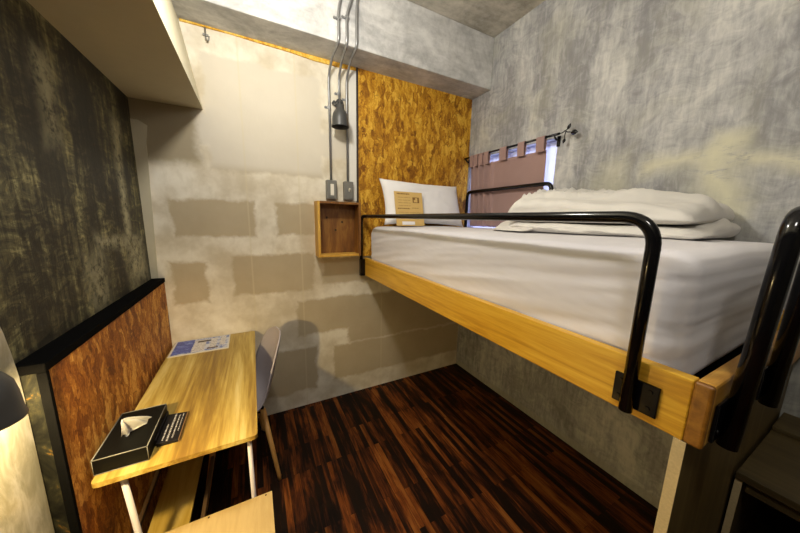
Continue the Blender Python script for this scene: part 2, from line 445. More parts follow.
# low soffit along the left wall with a sloping side
prism(b := bmesh.new(), [(XL, 2.262), (-.235, 2.262), (-.318, BZ), (-.39, ZC), (XL, ZC)], 'Y', YF, YB)
struct('trim_2', b, M['soffit'], 'cream painted boxed soffit along the left wall')
# golden strand board panel over the head of the bed
struct('trim_3', box(.797, XR, YB-.014, YB, 1.275, BZ), M['osb_back'], 'golden strand board panel on the back wall behind the bed')
struct('trim_4', box(.783, .797, YB-.018, YB, 1.70, BZ), M['shadow_strip'], 'thin dark strip standing in for the shadow at the left edge of the strand board')  # dark strip stands in for the shadow beside the proud board
struct('trim_5', box(.722, .783, YB-.008, YB, 1.74, BZ-.02), plain('white_board_strip', (.70, .68, .62), .8, 0, .2, .04), 'narrow white board strip beside the strand board')
# yellow edge showing between plasterboard and beam
b = bmesh.new()
pts = [(-.31, 2.735), (-.05, 2.738), (.12, 2.732), (.3, 2.728), (.47, 2.716), (.64, 2.716), (.78, 2.722)]
prism(b, [(x, BZ) for x, z in pts] + [(x, z) for x, z in pts[::-1]], 'Y', YB-.012, YB)
struct('trim_6', b, M['foam'], 'thin yellow board edge between the plasterboard and the beam')
# pale return strip in the back-left corner
struct('trim_7', prism(bmesh.new(), [(XL, 0), (-.555, 0), (-.56, 1.2), (-.535, 2.02), (-.52, 2.12), (-.56, 2.145), (XL, 2.146)], 'Y', YB-.006, YB), plain('pale_corner_filler', (.50, .455, .33), .85, 0, .2, .06, 20), 'pale filler strip in the back left corner')

# half-height strand-board cladding on the left wall with black capping
cl = thing('wall_cladding', 'brown strand board half-height wall cladding with black capping beside the desk', 'wall panel', (-.5625, 1.68, 0))
obj('board_face', box(-.585, -.531, 1.085, YB-.008, 0.0, 1.165), M['osb_left'], cl)
obj('top_cap', box(XL+.001, -.526, 1.072, YB-.008, 1.165, 1.192, .003), M['black_trim'], cl, 'black painted capping strip')
obj('corner_trim', box(-.545, -.526, 1.072, 1.085, 0, 1.165), M['black_trim'], cl, 'black painted upright edge')
obj('end_board', box(XL+.001, -.545, 1.074, 1.085, 0, 1.165), M['rust'], cl, 'worn olive end board with orange marks')

# pale metal sheet nearest the camera on the left wall
prof = [(.30, 0), (1.068, 0), (1.068, 1.10), (1.066, 1.17), (1.058, 1.24), (1.048, 1.30), (1.034, 1.35), (1.010, 1.40), (.97, 1.44), (.91, 1.465), (.84, 1.475), (.30, 1.475)]
o = obj('metal_sheet', prism(bmesh.new(), prof, 'X', XL+.002, -.572, .003), M['metal_panel'], origin=(-.58, .68, 0))
tag(o, 'pale brushed metal sheet with a rounded corner on the wall behind the lit lamp', 'metal panel')

# ------------------------------------------------------------------ lamps
def shade_profile(k):  # outer then inner, open below; heights from rim
    o = [(.018, .165), (.026, .162), (.031, .150), (.034, .128), (.045, .112), (.056, .092), (.061, .06), (.0635, .02), (.067, .004), (.067, 0)]
    i = [(.063, .001), (.0605, .02), (.058, .06), (.052, .088), (.040, .107), (.012, .112)]
    return [(r*k, h*k) for r, h in o + i]
def wall_lamp(c, k, mount, label, lit, group=None, arm=None):
    cx, cy, cz = c
    t = thing('wall_lamp', label, 'lamp', (cx, cy, cz))
    b = bmesh.new(); rg = lathe(b, shade_profile(k), (cx, cy, cz), 48); b.faces.new(rg[0][::-1]); b.faces.new(rg[-1])
    obj('lamp_shade', b, M['lamp_grey'], t)
    b = bmesh.new(); tube(b, fillet(arm, .03), .008*k, 10); obj('lamp_arm', b, M['lamp_grey'], t)
    b = bmesh.new(); cyl(b, (cx-.028*k, cy, cz+.155*k), .016*k, .056*k, 'X'); cyl(b, (cx-.045*k, cy, cz+.155*k), .01*k, .02*k, 'X')
    obj('lamp_joint', b, M['lamp_grey'], t)
    b = bmesh.new(); bmesh.ops.create_uvsphere(b, u_segments=20, v_segments=12, radius=.024*k, matrix=Matrix.Translation((cx, cy, cz+.05*k)))
    tube(b, [(cx, cy, cz+.06*k), (cx, cy, cz+.108*k)], .013*k, 12)
    for f in b.faces: f.smooth = True
    obj('bulb', b, M['bulb' if lit else 'bulb_off'], t, 'glowing bulb' if lit else 'pale unlit bulb')
    b = bmesh.new(); mount(b); obj('wall_mount', b, M['lamp_grey'], t)
    return t
wall_lamp((.622, 2.175, 2.262), .95, lambda b: (cyl(b, (.645, YB-.03, 2.46), .030, .024, 'Y'), cyl(b, (.60, YB-.04, 2.455), .012, .03, 'Y')),
          'dark grey bell lamp hanging from conduit above the switches on the back wall', False, arm=[(.645, YB-.03, 2.46), (.635, 2.21, 2.47), (.622, 2.175, 2.415)])
LX, LY, LZ = -.510, .835, 1.170
wall_lamp((LX, LY, LZ), .86, lambda b: cyl(b, (-.5715, LY, LZ+.19), .035, .02, 'X'),
          'dark bell lamp, lit, at the left edge of the picture over the metal sheet', True, arm=[(-.555, LY, LZ+.175), (LX, LY, LZ+.185), (LX, LY, LZ+.138)])

# ------------------------------------------------------------------ conduits, boxes
def conduit(label, pts, clamps):
    b = bmesh.new(); tube(b, fillet(pts, .05, 6), .0088, 12)
    t = thing('conduit', label, 'conduit', pts[0], 'grey metal conduits on the back wall')
    obj('pipe', b, M['galv'], t)
    for c in clamps:
        b = bmesh.new(); x, y, z = c
        bx(b, x-.012, x+.012, y-.022, y, z-.009, z+.009, .003); cyl(b, (x-.026, y-.008, z), .008, .008, 'Y'); bx(b, x-.03, x+.0, y-.004, y, z-.008, z+.008)
        obj('clamp', b, M['galv'], t)
yb, yf = YB-.016, BY-.012
conduit('leftmost grey conduit, running down from the beam to the double socket box', [(.57, yb, 1.885), (.567, yb, 2.64), (.572, 2.16, BZ-.016), (.577, yf, BZ-.01), (.577, yf, 2.93), (.60, yf, 3.02), (.65, yf, ZC)], [(.567, YB, 2.42), (.577, BY, 2.88)])
conduit('middle grey conduit, the short one that ends at the hanging bell lamp', [(.645, yb, 2.46), (.645, yb, 2.64), (.640, 2.16, BZ-.016), (.632, yf, BZ-.01), (.632, yf, 2.92), (.67, yf, 3.02), (.70, yf, ZC)], [(.645, YB, 2.53), (.632, BY, 2.90)])
conduit('rightmost grey conduit, running down from the beam to the toggle switch box', [(.705, yb, 1.885), (.703, yb, 2.64), (.702, 2.16, BZ-.016), (.70, yf, BZ-.01), (.70, yf, 2.95), (.706, yf, 3.02), (.72, yf, ZC)], [(.703, YB, 2.50)])
t = thing('socket_box', 'grey metal box with ivory double socket, left of the switch, above the wooden crate', 'socket', (.569, YB, 1.742))
obj('box_body', box(.528, .610, YB-.045, YB, 1.742, 1.888, .006), M['grey_box'], t)
b = bmesh.new(); bx(b, .536, .602, YB-.049, YB-.045, 1.755, 1.876, .001); obj('cover_plate', b, M['grey_box'], t)
b = bmesh.new(); bx(b, .556, .583, YB-.052, YB-.049, 1.772, 1.858, .001); so = obj('socket_insert', b, M['ivory'], t, 'ivory double socket insert')
so['label'] = 'ivory double socket insert'
t = thing('switch_box', 'grey metal box with one ivory toggle switch, right of the double socket', 'switch', (.707, YB, 1.742))
obj('box_body', box(.668, .744, YB-.045, YB, 1.742, 1.888, .006), M['grey_box'], t)
obj('cover_plate', box(.674, .738, YB-.049, YB-.045, 1.752, 1.878, .001), M['grey_box'], t)
obj('toggle', prism(bmesh.new(), [(YB-.049, 1.806), (YB-.049, 1.826), (YB-.064, 1.834), (YB-.066, 1.826)], 'X', .701, .711), M['ivory'], t, 'ivory toggle lever')

# small hook on the edge of the beam, far left
b = bmesh.new(); tube(b, fillet([(-.185, YB-.012, 2.735), (-.185, YB-.012, 2.665), (-.17, YB-.03, 2.655), (-.165, YB-.03, 2.68)], .01), .004, 8); bx(b, -.20, -.17, YB-.013, YB, 2.69, 2.70)
tag(obj('hook', b, M['hookm'], origin=(-.185, YB, 2.7)), 'small steel hook hanging under the beam near the sloping soffit', 'hook')

# open wooden crate
t = thing('wall_crate', 'open pine crate shelf fixed to the back wall under the socket box and switch box', 'shelf', (.606, YB, 1.30))
x0, x1, y0, z0, z1, th = .437, .777, 2.165, 1.295, 1.722, .018
obj('side_board', box(x0, x0+th, y0, YB, z0, z1, .001), M['crate_lit'], t); obj('side_board', box(x1-th, x1, y0, YB, z0, z1, .001), M['crate'], t)
obj('top_board', box(x0+th, x1-th, y0, YB, z1-th, z1, .001), M['crate'], t); obj('bottom_board', box(x0+th, x1-th, y0, YB, z0, z0+th, .001), M['crate_lit'], t)
bk = obj('back_board', box(x0+th, x1-th, YB-.008, YB, z0+th, z1-th), M['crate'], t)
for x, z in ((.60, 1.50), (.53, 1.60), (.655, 1.565)):
    b = bmesh.new(); cyl(b, (x, YB-.0095, z), .009, .0015, 'Y', 14); obj('wood_knot', b, M['screw'], bk, 'dark knot in the pine')

# ------------------------------------------------------------------ bed
BX0, BX1, BY0, BY1 = .84, XR-.012, .163, YB-.016
RB, RT = 1.112, 1.262
bed = thing('loft_bed', 'raised wooden bed frame with black tubular guard rails', 'bed', (1.39, 1.2, 0))
obj('side_rail', box(BX0, BX0+.032, .195, BY1, RB, RT, .003), M['rail'], bed)
er = obj('end_rail', box(BX0+.014, BX1, BY0+.001, .195, RB, RT, .006), M['rail_x'], bed)
obj('rail_end', box(BX0-.001, BX0+.016, BY0, .1955, RB-.001, RT, .007, 3), M['endgrain'], bed, 'darker end-grain block at the bed corner')
obj('side_rail', box(BX1-.03, BX1, .195, BY1, RB, RT, .003), M['rail'], bed)
obj('bed_base', box(BX0+.032, BX1-.03, .205, BY1, 1.15, 1.168), M['black_trim'], bed, 'dark bed base board')
obj('support_panel', box(.841, XR-.004, .188, .208, 0.0, RB), M['panel'], bed, 'olive brown upright panel carrying the bed end')
obj('panel_edge', box(.838, .841, .187, .209, 0.0, RB), M['panel_edge'], bed, 'pale chipboard edge of the upright panel')
R = .0125
def guard(pts, plates, r=.06, R=.0145):
    b = bmesh.new(); tube(b, fillet(pts, r, 10), R, 20)
    g = obj('guard_rail', b, M['black_metal'], bed)
    for p in plates:
        b = bmesh.new(); bx(b, *p[0], .002)
        for c, ax in p[1]: cyl(b, c, .0055, .004, ax, 12)
        obj('mounting_plate', b, M['black_metal'], g)
gx = BX0-.0235
guard([(gx, .298, 1.130), (gx, .298, 1.616), (gx, 2.268, 1.616), (gx, 2.268, 1.108)],
      [((BX0-.0075, BX0, .244, .338, 1.134, 1.214), [((BX0-.0105, .262, 1.152), 'X'), ((BX0-.0105, .262, 1.196), 'X'), ((BX0-.0105, .325, 1.152), 'X'), ((BX0-.0105, .325, 1.196), 'X')]),
       ((gx-.017, BX0, 2.235, 2.274, 1.110, 1.255), [((gx-.020, 2.245, 1.13), 'X')])], .075)
gy = BY0-.019
guard([(.921, gy, 1.108), (.945, gy-.012, 1.627), (1.235, gy-.012, 1.627), (1.252, gy, 1.108)],
      [((.868, .972, gy+.012, BY0, 1.125, 1.215), [((.882, gy+.0085, 1.15), 'Y')]), ((1.205, 1.30, gy+.012, BY0, 1.125, 1.215), [((1.29, gy+.0085, 1.15), 'Y')])], .06, .0175)
guard([(1.872, 2.175, 1.20), (1.872, 2.175, 1.868), (1.872, 1.300, 1.868), (1.872, 1.300, 1.20)], [], .05)

# mattress: soft block with a fitted sheet
def soft_block(x0, x1, y0, y1, z0, z1, r, nx, ny, nz, disp, e=4.0):
    """closed box grid pushed to rounded edges, then displaced"""
    bm = bmesh.new(); vmap = {}
    def V(i, j, k):
        if (i, j, k) in vmap: return vmap[(i, j, k)]
        p = Vector((x0+(x1-x0)*i/nx, y0+(y1-y0)*j/ny, z0+(z1-z0)*k/nz))
        q = Vector((min(max(p.x, x0+r), x1-r), min(max(p.y, y0+r), y1-r), min(max(p.z, z0+r), z1-r)))
        d = p-q
        if d.length > 1e-9: p = q + d.normalized()*r
        n = d.normalized() if d.length > 1e-9 else Vector((0, 0, 1))
        p = disp(p, n)
        vmap[(i, j, k)] = bm.verts.new(p); return vmap[(i, j, k)]
    for i in range(nx):
        for j in range(ny):
            for k in (0, nz):
                bm.faces.new((V(i,j,k), V(i+1,j,k), V(i+1,j+1,k), V(i,j+1,k))).smooth = True
    for i in range(nx):
        for k in range(nz):
            for j in (0, ny):
                bm.faces.new((V(i,j,k), V(i+1,j,k), V(i+1,j,k+1), V(i,j,k+1))).smooth = True
    for j in range(ny):
        for k in range(nz):
            for i in (0, nx):
                bm.faces.new((V(i,j,k), V(i,j+1,k), V(i,j+1,k+1), V(i,j,k+1))).smooth = True
    return bm
def nz3(x, y, z): return noise.noise(Vector((x, y, z)))
def mat_disp(p, n):
    w = 0
    # long shallow creases running along the side of the sheet
    w += .005*nz3(p.y*1.3, p.z*30+p.y*4.2, p.x*3) + .0028*nz3(p.y*2.6, p.z*75+p.y*9, 4.2) + .0016*nz3(p.y*5, p.z*110+p.y*16, 9)
    w += .007*nz3(p.x*2.2, p.y*1.8, 1.0+p.z*2)
    q = p.copy(); side = 1-abs(n.z)
    q.x += -w*(1 if n.x < 0 else -1)*abs(n.x)*1.0 if abs(n.x) > .3 else 0
    q.y += -w*(1 if n.y < 0 else -1)*abs(n.y) if abs(n.y) > .3 else 0
    if n.z > .3: q.z += .006*nz3(p.x*5, p.y*3, 2) + .010*math.sin(PI*min(1, max(0, (p.x-.87)/1.05)))
    return q
bm = soft_block(.880, 1.905, .236, 2.245, 1.169, 1.532, .060, 56, 190, 36, mat_disp)
mt = obj('mattress', bm, M['sheet'], origin=(1.39, 1.2, 1.169)); tag(mt, 'thick mattress in a creased white fitted sheet on the raised bed', 'mattress')

# folded duvet: two folded layers joined at the window-side fold
def fold_disp(seed, amp, z0_=1.54):
    def f(p, n):
        q = p.copy()
        # broad softness, crisp creases radiating from the folded corner, and edge puckers
        a = math.atan2(p.x-1.25, p.y-1.45)
        cre = (1-abs(nz3(a*3.5+seed, p.x*1.5, seed)))**9*.024*min(1, math.hypot(p.x-1.25, p.y-1.45)/.5) - .004
        w = .014*nz3(p.x*4, p.y*3, seed) + .015*nz3(p.x*10, p.y*8, seed+2) + .006*nz3(p.x*24, p.y*20, seed+4) + cre*1.6
        up = max(0, n.z); side = 1-abs(n.z)
        q.z += w*up*amp
        q.x -= side*(.036*nz3(p.y*4, p.z*6, seed+5) + .014*nz3(p.y*14, p.z*30, seed))*(1 if n.x < 0 else .1)
        q.y -= max(0, p.z-z0_)*.9*min(1, max(0, (p.y-.75)/.45))**2
        q.y += side*.022*nz3(p.x*5, p.z*8, seed+9)
        return q
    return f
dv = thing('folded_duvet', 'ivory duvet folded in two thick layers on the mattress by the grey wall', 'duvet', (1.6, .9, 1.545))
def fold(x0, x1, y0, y1, z0, zl, zr, r, seed, amp, skew):
    """a soft layer whose thickness runs from zl (window end) to zr (near end)"""
    d = fold_disp(seed, amp, z0)
    def g(p, n):
        q = d(p, n); t_ = min(1, max(0, (p.y-y0)/(y1-y0))); h = q.z-z0
        top = zr*(1-t_**.45) + zl*t_**.45
        top -= .085*max(0, (x1-p.x)/(x1-x0)-.35)**1.3
        q.z = z0 + h*(top-z0)/.1
        q.y += .20*t_**2*(p.x-x0)/(x1-x0)
        q.x += skew*(1-t_) * (x1-p.x)/(x1-x0)
        return q
    return soft_block(x0, x1, y0, y1, z0, z0+.1, r, 50, 84, 12, g)
obj('lower_fold', fold(1.30, 1.905, .395, 1.20, 1.545, 1.640, 1.612, .046, 3.3, .8, .10), M['duvet'], dv)
obj('upper_fold', fold(1.275, 1.905, .425, 1.19, 1.600, 1.772, 1.668, .044, 8.1, .9, .16), M['duvet'], dv)
obj('turned_corner', fold(1.27, 1.55, 1.02, 1.27, 1.545, 1.605, 1.60, .04, 5.7, .8, .0), M['duvet'], dv, 'turned-over corner of the duvet')

# pillow leaning on the strand board
def pillow():
    bm = bmesh.new(); nu, nv = 44, 30; g = {}
    W, H = .80, .40
    for s in (0, 1):
        for i in range(nu+1):
            for j in range(nv+1):
                if s and (i in (0, nu) or j in (0, nv)): g[(s, i, j)] = g[(0, i, j)]; continue
                u, v = i/nu*2-1, j/nv*2-1
                pin_x = 1-.07*(1-abs(v)**2.2)*abs(u)**3; pin_z = 1-.13*(1-abs(u)**2.2)*abs(v)**3
                x = u*W/2*pin_x; z = v*H/2*pin_z
                t = .075*((1-u**4)*(1-v**4))**.55*(1+.12*nz3(u*2, v*2, 5))
                t += .006*nz3(u*7+3, v*6, 1)*(1-u**2)*(1-v**2)**.3
                d = t if s else -t
                P = Vector((x, d, z)); g[(s, i, j)] = bm.verts.new(P)
    for s in (0, 1):
        for i in range(nu):
            for j in range(nv):
                try: bm.faces.new((g[(s,i,j)], g[(s,i+1,j)], g[(s,i+1,j+1)], g[(s,i,j+1)])).smooth = True
                except ValueError: pass
    Rm = Matrix.Rotation(math.radians(-20), 4, 'X') @ Matrix.Rotation(math.radians(1.0), 4, 'Y')
    for v in bm.verts: v.co = Rm @ v.co + Vector((1.335, 2.115, 1.733))
    return bm
tag(obj('pillow', pillow(), M['pillow'], origin=(1.335, 2.1, 1.54)), 'white pillow leaning against the golden strand board at the bed head', 'pillow')

# kraft card in front of the pillow (its own little tilt)
cx0, cx1, cz0, cz1 = 1.00, 1.255, 1.548, 1.822
def tilt(bm, a, piv):
    m = Matrix.Translation(piv) @ Matrix.Rotation(math.radians(a), 4, 'X') @ Matrix.Translation(-Vector(piv))
    for v in bm.verts: v.co = m @ v.co
    return bm
CY, CA = 1.962, -13; piv = (1.13, CY, cz0)
kc = thing('kraft_card', 'brown kraft card with small printing leaning on the white pillow', 'card', (1.13, CY, cz0))
obj('card_sheet', tilt(box(cx0, cx1, CY, CY+.004, cz0, cz1), CA, piv), M['kraft'], kc)
b = bmesh.new(); rnd = random.Random(3)
def dashes(b, x, xe, z, h, lo, hi, gap, y=CY-.0008):
    while x < xe:
        w = rnd.uniform(lo, hi); bx(b, x, min(x+w, xe), y, y+.001, z, z+h); x += w+gap
dashes(b, 1.022, 1.135, 1.800, .009, .006, .014, .003)
for k in range(4): dashes(b, 1.03, 1.14, 1.775-.022*k, .0018, .02, .05, .006)
dashes(b, 1.022, 1.13, 1.682, .008, .006, .015, .004); dashes(b, 1.15, 1.21, 1.690, .004, .01, .02, .005)
for k in range(3): dashes(b, 1.025, 1.235, 1.655-.016*k, .0015, .02, .06, .006)
obj('printing', tilt(b, CA, piv), M['brown_ink'], kc, 'small brown printed lines')
b = bmesh.new(); bx(b, 1.162, 1.222, CY-.0012, CY, 1.735, 1.740); bx(b, 1.162, 1.222, CY-.0012, CY, 1.775, 1.780); bx(b, 1.162, 1.172, CY-.0012, CY, 1.74, 1.775); bx(b, 1.207, 1.222, CY-.0012, CY, 1.74, 1.775)
bx(b, 1.172, 1.186, CY-.0012, CY, 1.76, 1.775)
obj('stamp_mark', tilt(b, CA, piv), M['brown_ink'], kc, 'small dark square stamp')
obj('white_label', tilt(box(1.05, 1.165, CY-.002, CY, 1.556, 1.582), CA, piv), M['pillow'], kc, 'white slip at the foot of the card')

# ------------------------------------------------------------------ curtain
RX, RZ = 1.895, 2.196
rod = thing('curtain_rod', 'black curtain rod with leaf finial on the grey wall over the window', 'curtain rod', (XR, 1.8, RZ))
b = bmesh.new(); tube(b, [(RX, 2.27, RZ), (RX, 1.30, RZ)], .0085, 12); obj('rod', b, M['black_metal'], rod)
for y in (1.335, 2.255):
    b = bmesh.new(); tube(b, fillet([(RX, y, RZ-.008), (RX+.02, y, RZ-.03), (XR, y, RZ-.03)], .02), .006, 8); bx(b, XR-.006, XR, y-.012, y+.012, RZ-.07, RZ+.0); obj('rod_bracket', b, M['black_metal'], rod)
b = bmesh.new()
tube(b, fillet([(RX, 1.30, RZ), (RX, 1.275, RZ), (RX, 1.262, RZ+.012), (RX, 1.25, RZ-.002), (RX, 1.225, RZ-.008)], .012), .0035, 8)
tube(b, fillet([(RX, 1.262, RZ+.004), (RX, 1.255, RZ+.010), (RX, 1.247, RZ+.016)], .01), .003, 8)
tube(b, fillet([(RX, 1.258, RZ-.0), (RX, 1.262, RZ-.03), (RX, 1.256, RZ-.045)], .01), .003, 8)
fin = obj('finial_stem', b, M['black_metal'], rod)
def leaf(b, c, ang, L, W):
    n = 10; c = Vector(c); d = Vector((0, math.cos(ang), math.sin(ang))); e = Vector((0, -math.sin(ang), math.cos(ang)))
    top = []; bot = []; midf = []; midb = []
    for k in range(n+1):
        s = k/n; w = W*math.sin(PI*s**.85)
        top.append(c+d*L*s+e*w); bot.append(c+d*L*s-e*w)
        midf.append(c+d*L*s+Vector((-.004*math.sin(PI*s)-.001, 0, 0))); midb.append(c+d*L*s+Vector((.002, 0, 0)))
    vt, vb, vf, vk = [[b.verts.new(p) for p in L_] for L_ in (top, bot, midf, midb)]
    for k in range(n):
        for A, B in ((vt, vf), (vf, vb), (vb, vk), (vk, vt)):
            b.faces.new((A[k], A[k+1], B[k+1], B[k])).smooth = True
for c, a, L, W in (((RX, 1.222, RZ-.012), PI+.15, .050, .017), ((RX, 1.248, RZ+.012), PI-1.05, .042, .012), ((RX, 1.257, RZ-.040), PI+1.9, .034, .012)):
    b = bmesh.new(); leaf(b, c, a, L, W); obj('leaf', b, M['black_metal'], fin)

def sheet(bm, yt, fn_x, z0, z1, ny, nz_, th=.003, ybot=None):
    """hanging cloth: y range yt, wave fn_x(y, s)->x, s=0 top"""
    A = []
    for s_ in (0, 1):
        g = []
        for j in range(ny+1):
            row = []
            for k in range(nz_+1):
                s = k/nz_; y = yt[0]+(yt[1]-yt[0])*j/ny
                if ybot: y = y*(1-s)+(ybot[0]+(ybot[1]-ybot[0])*j/ny)*s
                z = z1+(z0-z1)*s
                row.append(bm.verts.new((fn_x(j/ny, s)+th*s_, y, z)))
            g.append(row)
        A.append(g)
    for s_ in (0, 1):
        g = A[s_]
        for j in range(ny):
            for k in range(nz_):
                bm.faces.new((g[j][k], g[j+1][k], g[j+1][k+1], g[j][k+1])).smooth = True
    for j in range(ny):
        for k in (0, nz_): bm.faces.new((A[0][j][k], A[0][j+1][k], A[1][j+1][k], A[1][j][k]))
    for k in range(nz_):
        for j in (0, ny): bm.faces.new((A[0][j][k], A[0][j][k+1], A[1][j][k+1], A[1][j][k]))
def cw(u, s):
    # u 0 (near, flat end) .. 1 (far, gathered)
    amp = .003 + .022*min(1, max(0, u-.60)/.12)
    ph = 2*PI*(1.8*u + 9.5*max(0, u-.60))
    return RX+.018 + amp*(math.sin(ph)+.35*math.sin(2*ph+.8))*(1-.15*s) + .004*nz3(u*5, s*2, 0)
cu = thing('curtain', 'mauve brown tab-top curtain hanging from the black rod over the window', 'curtain', (RX, 1.8, 1.58))
b = bmesh.new(); sheet(b, (1.400, 2.185), cw, 1.545, 2.115, 150, 30, .003, (1.385, 2.150)); obj('curtain_cloth', b, M['curtain'], cu)
for y, w in ((1.434, .033), (1.601, .031), (1.780, .036), (1.972, .03), (2.040, .028), (2.104, .027), (2.160, .024)):
    b = bmesh.new(); n = 14; ring = []
    for k in range(n+1):
        a = -PI/2 - .05 + (2*PI-.0)*0 + k/n*PI  # loop over the rod
        ring.append((RX - math.cos(a+PI/2)*.0135 if False else RX+.0135*math.cos(PI-k/n*PI), RZ+.0135*math.sin(k/n*PI)))
    pts = [(RX-.010, 2.10), (RX-.0135, 2.15)] + ring + [(RX+.0135, 2.15), (RX+.010, 2.10)]
    inn = [(RX-.0075, 2.10), (RX-.0115, 2.15)] + [(RX+(x-RX)*.83, RZ+(z-RZ)*.83) for x, z in ring] + [(RX+.0115, 2.15), (RX+.0075, 2.10)]
    for (p, q), (r_, s_) in zip(zip(pts, pts[1:]), zip(inn, inn[1:])):
        v = [b.verts.new((a_[0], yy, a_[1])) for yy in (y-w, y+w) for a_ in (p, q, s_, r_)]
        for f in ((0,1,5,4), (1,2,6,5), (2,3,7,6), (3,0,4,7), (0,3,2,1), (4,5,6,7)): b.faces.new([v[i] for i in f])
    obj('curtain_tab', b, M['curtain'], cu)
b = bmesh.new(); sheet(b, (1.350, 2.262), lambda u, s: XR+.022+.008*math.sin(u*70)+.004*math.sin(u*31), 1.50, 2.165, 150, 6, .0015)
tag(obj('net_curtain', b, M['sheer'], origin=(XR-.01, 1.8, 1.5)), 'pale bluish net curtain glimpsed behind the mauve brown curtain', 'curtain')

# ------------------------------------------------------------------ desk
DX0, DX1, DY0, DY1, DZ = -.510, -.032, 1.122, 2.274, .745
dk = thing('desk', 'long striped wooden desk with pale metal legs against the strand board cladding', 'desk', (-.28, 1.7, 0))
def rounded_rect(x0, x1, y0, y1, r, n=6):
    P = []
    for cx, cy, a0 in ((x1-r, y0+r, -90), (x1-r, y1-r, 0), (x0+r, y1-r, 90), (x0+r, y0+r, 180)):
        for k in range(n+1):
            a = math.radians(a0+90*k/n); P.append((cx+r*math.cos(a), cy+r*math.sin(a)))
    return P
obj('desk_top', prism(bmesh.new(), rounded_rect(DX0, DX1, DY0, DY1, .014), 'Z', DZ-.018, DZ, .0015), M['desk'], dk)
def leg_(name, p, q, r, mat):
    b = bmesh.new(); tube(b, [p, q], r, 12); return obj(name, b, mat, dk)
leg_('leg', (-.062, 1.158, 0), (-.064, 1.158, DZ-.018), .0085, M['frame'])
leg_('leg', (-.405, 1.168, 0), (-.445, 1.158, DZ-.018), .0095, M['frame'])
leg_('leg', (-.062, 2.235, 0), (-.064, 2.235, DZ-.018), .0085, M['frame'])
leg_('leg', (-.405, 2.225, 0), (-.445, 2.235, DZ-.018), .0095, M['frame'])
for y in (1.158, 2.235):
    b = bmesh.new(); tube(b, [(-.445, y, DZ-.03), (-.063, y, DZ-.03)], .010, 10); obj('cross_bar', b, M['frame'], dk)
for x, z in ((-.530+.012, .262), (-.275, .262)):
    b = bmesh.new(); bx(b, x-.008, x+.008, 1.16, 2.24, z-.014, z+.010, .001); obj('side_bar', b, M['brownmetal'], dk, 'dark brown bar under the desk')
for y in (1.20, 2.20):
    b = bmesh.new(); bx(b, -.526, -.062, y-.01, y+.01, .222, .247); obj('shelf_bearer', b, M['brownmetal'], dk, 'dark brown bar under the desk')
obj('lower_shelf', box(-.475, -.325, 1.17, 2.22, .2475, .262, .001), M['shelf'], dk)

# tissue box
tb = thing('tissue_box', 'black leatherette tissue box on the near end of the desk', 'tissue box', (-.445, 1.285, DZ))
tx0, tx1, ty0, ty1, tz = -.512, -.372, 1.158, 1.41, DZ+.056
# body with an oval opening in its lid
def oval_lid(bm, x0, x1, y0, y1, z, cx, cy, a, b_, n=40, depth=.02):
    outer = []; inner = []; low = []
    for k in range(n):
        t_ = 2*PI*k/n; c, s_ = math.cos(t_), math.sin(t_)
        # point on the rectangle along this direction
        sx = ((x1-cx) if c > 0 else (x0-cx))/c if abs(c) > 1e-6 else 1e9
        sy = ((y1-cy) if s_ > 0 else (y0-cy))/s_ if abs(s_) > 1e-6 else 1e9
        m = min(abs(sx), abs(sy)); outer.append([cx+c*m, cy+s_*m])
        inner.append((cx+a*c, cy+b_*s_))
    for X, Y in ((x0, y0), (x1, y0), (x1, y1), (x0, y1)):
        i = min(range(n), key=lambda i: (outer[i][0]-X)**2+(outer[i][1]-Y)**2); outer[i] = [X, Y]
    vo = [bm.verts.new((x, y, z)) for x, y in outer]; vi = [bm.verts.new((x, y, z)) for x, y in inner]; vl = [bm.verts.new((x, y, z-depth)) for x, y in inner]
    vb = [bm.verts.new((x, y, DZ)) for x, y in outer]
    for k in range(n):
        j = (k+1) % n
        bm.faces.new((vo[k], vo[j], vi[j], vi[k])); bm.faces.new((vi[k], vi[j], vl[j], vl[k])); bm.faces.new((vb[k], vb[j], vo[j], vo[k]))
    bm.faces.new(vb[::-1]); bm.faces.new(vl)
ocx, ocy = -.438, 1.30
b = bmesh.new(); oval_lid(b, tx0, tx1, ty0, ty1, tz, ocx, ocy, .030, .062); obj('box_body', b, M['leather'], tb)
b = bmesh.new(); e = .0018
for p, q in (((tx0, ty0), (tx1, ty0)), ((tx1, ty0), (tx1, ty1)), ((tx1, ty1), (tx0, ty1)), ((tx0, ty1), (tx0, ty0))):
    tube(b, [(*p, tz), (*q, tz)], e, 8)
tube(b, [(tx0, ty0, DZ+.002), (tx1, ty0, DZ+.002)], e*.8, 8)
for x, y in ((tx0, ty0), (tx1, ty0), (tx1, ty1)): tube(b, [(x, y, DZ+.001), (x, y, tz)], e*.6, 8)
obj('piping', b, M['stitch'], tb, 'grey piping along the box edges')
# the pulled-up tissue: crumpled cone of paper
b = bmesh.new(); rows = []
for j in range(13):
    v = j/12; row = []
    for k in range(25):
        u = k/24*2-1
        w = .040*(1-v)**.75 + .003
        x = ocx + .004 + u*w*.50 + .018*math.sin(u*2.5)*(1-v) - .028*v*v
        y = ocy + .004 + u*w*1.25 + .02*v*0 - .036*v
        z = tz - .012 + .070*v**.8 + .004*nz3(u*4, v*3, 0) - .02*(u*u)*(1-v)*.6
        x += .007*math.sin(u*9+v*2)*(1-v*.7)
        row.append(b.verts.new((x, y, z)))
    rows.append(row)
for r1, r2 in zip(rows, rows[1:]):
    for k in range(24): b.faces.new((r1[k], r1[k+1], r2[k+1], r2[k])).smooth = True
bmesh.ops.solidify(b, geom=list(b.faces), thickness=.0012)
obj('tissue', b, M['tissue'], tb, 'white tissue pulled up through the oval slot')

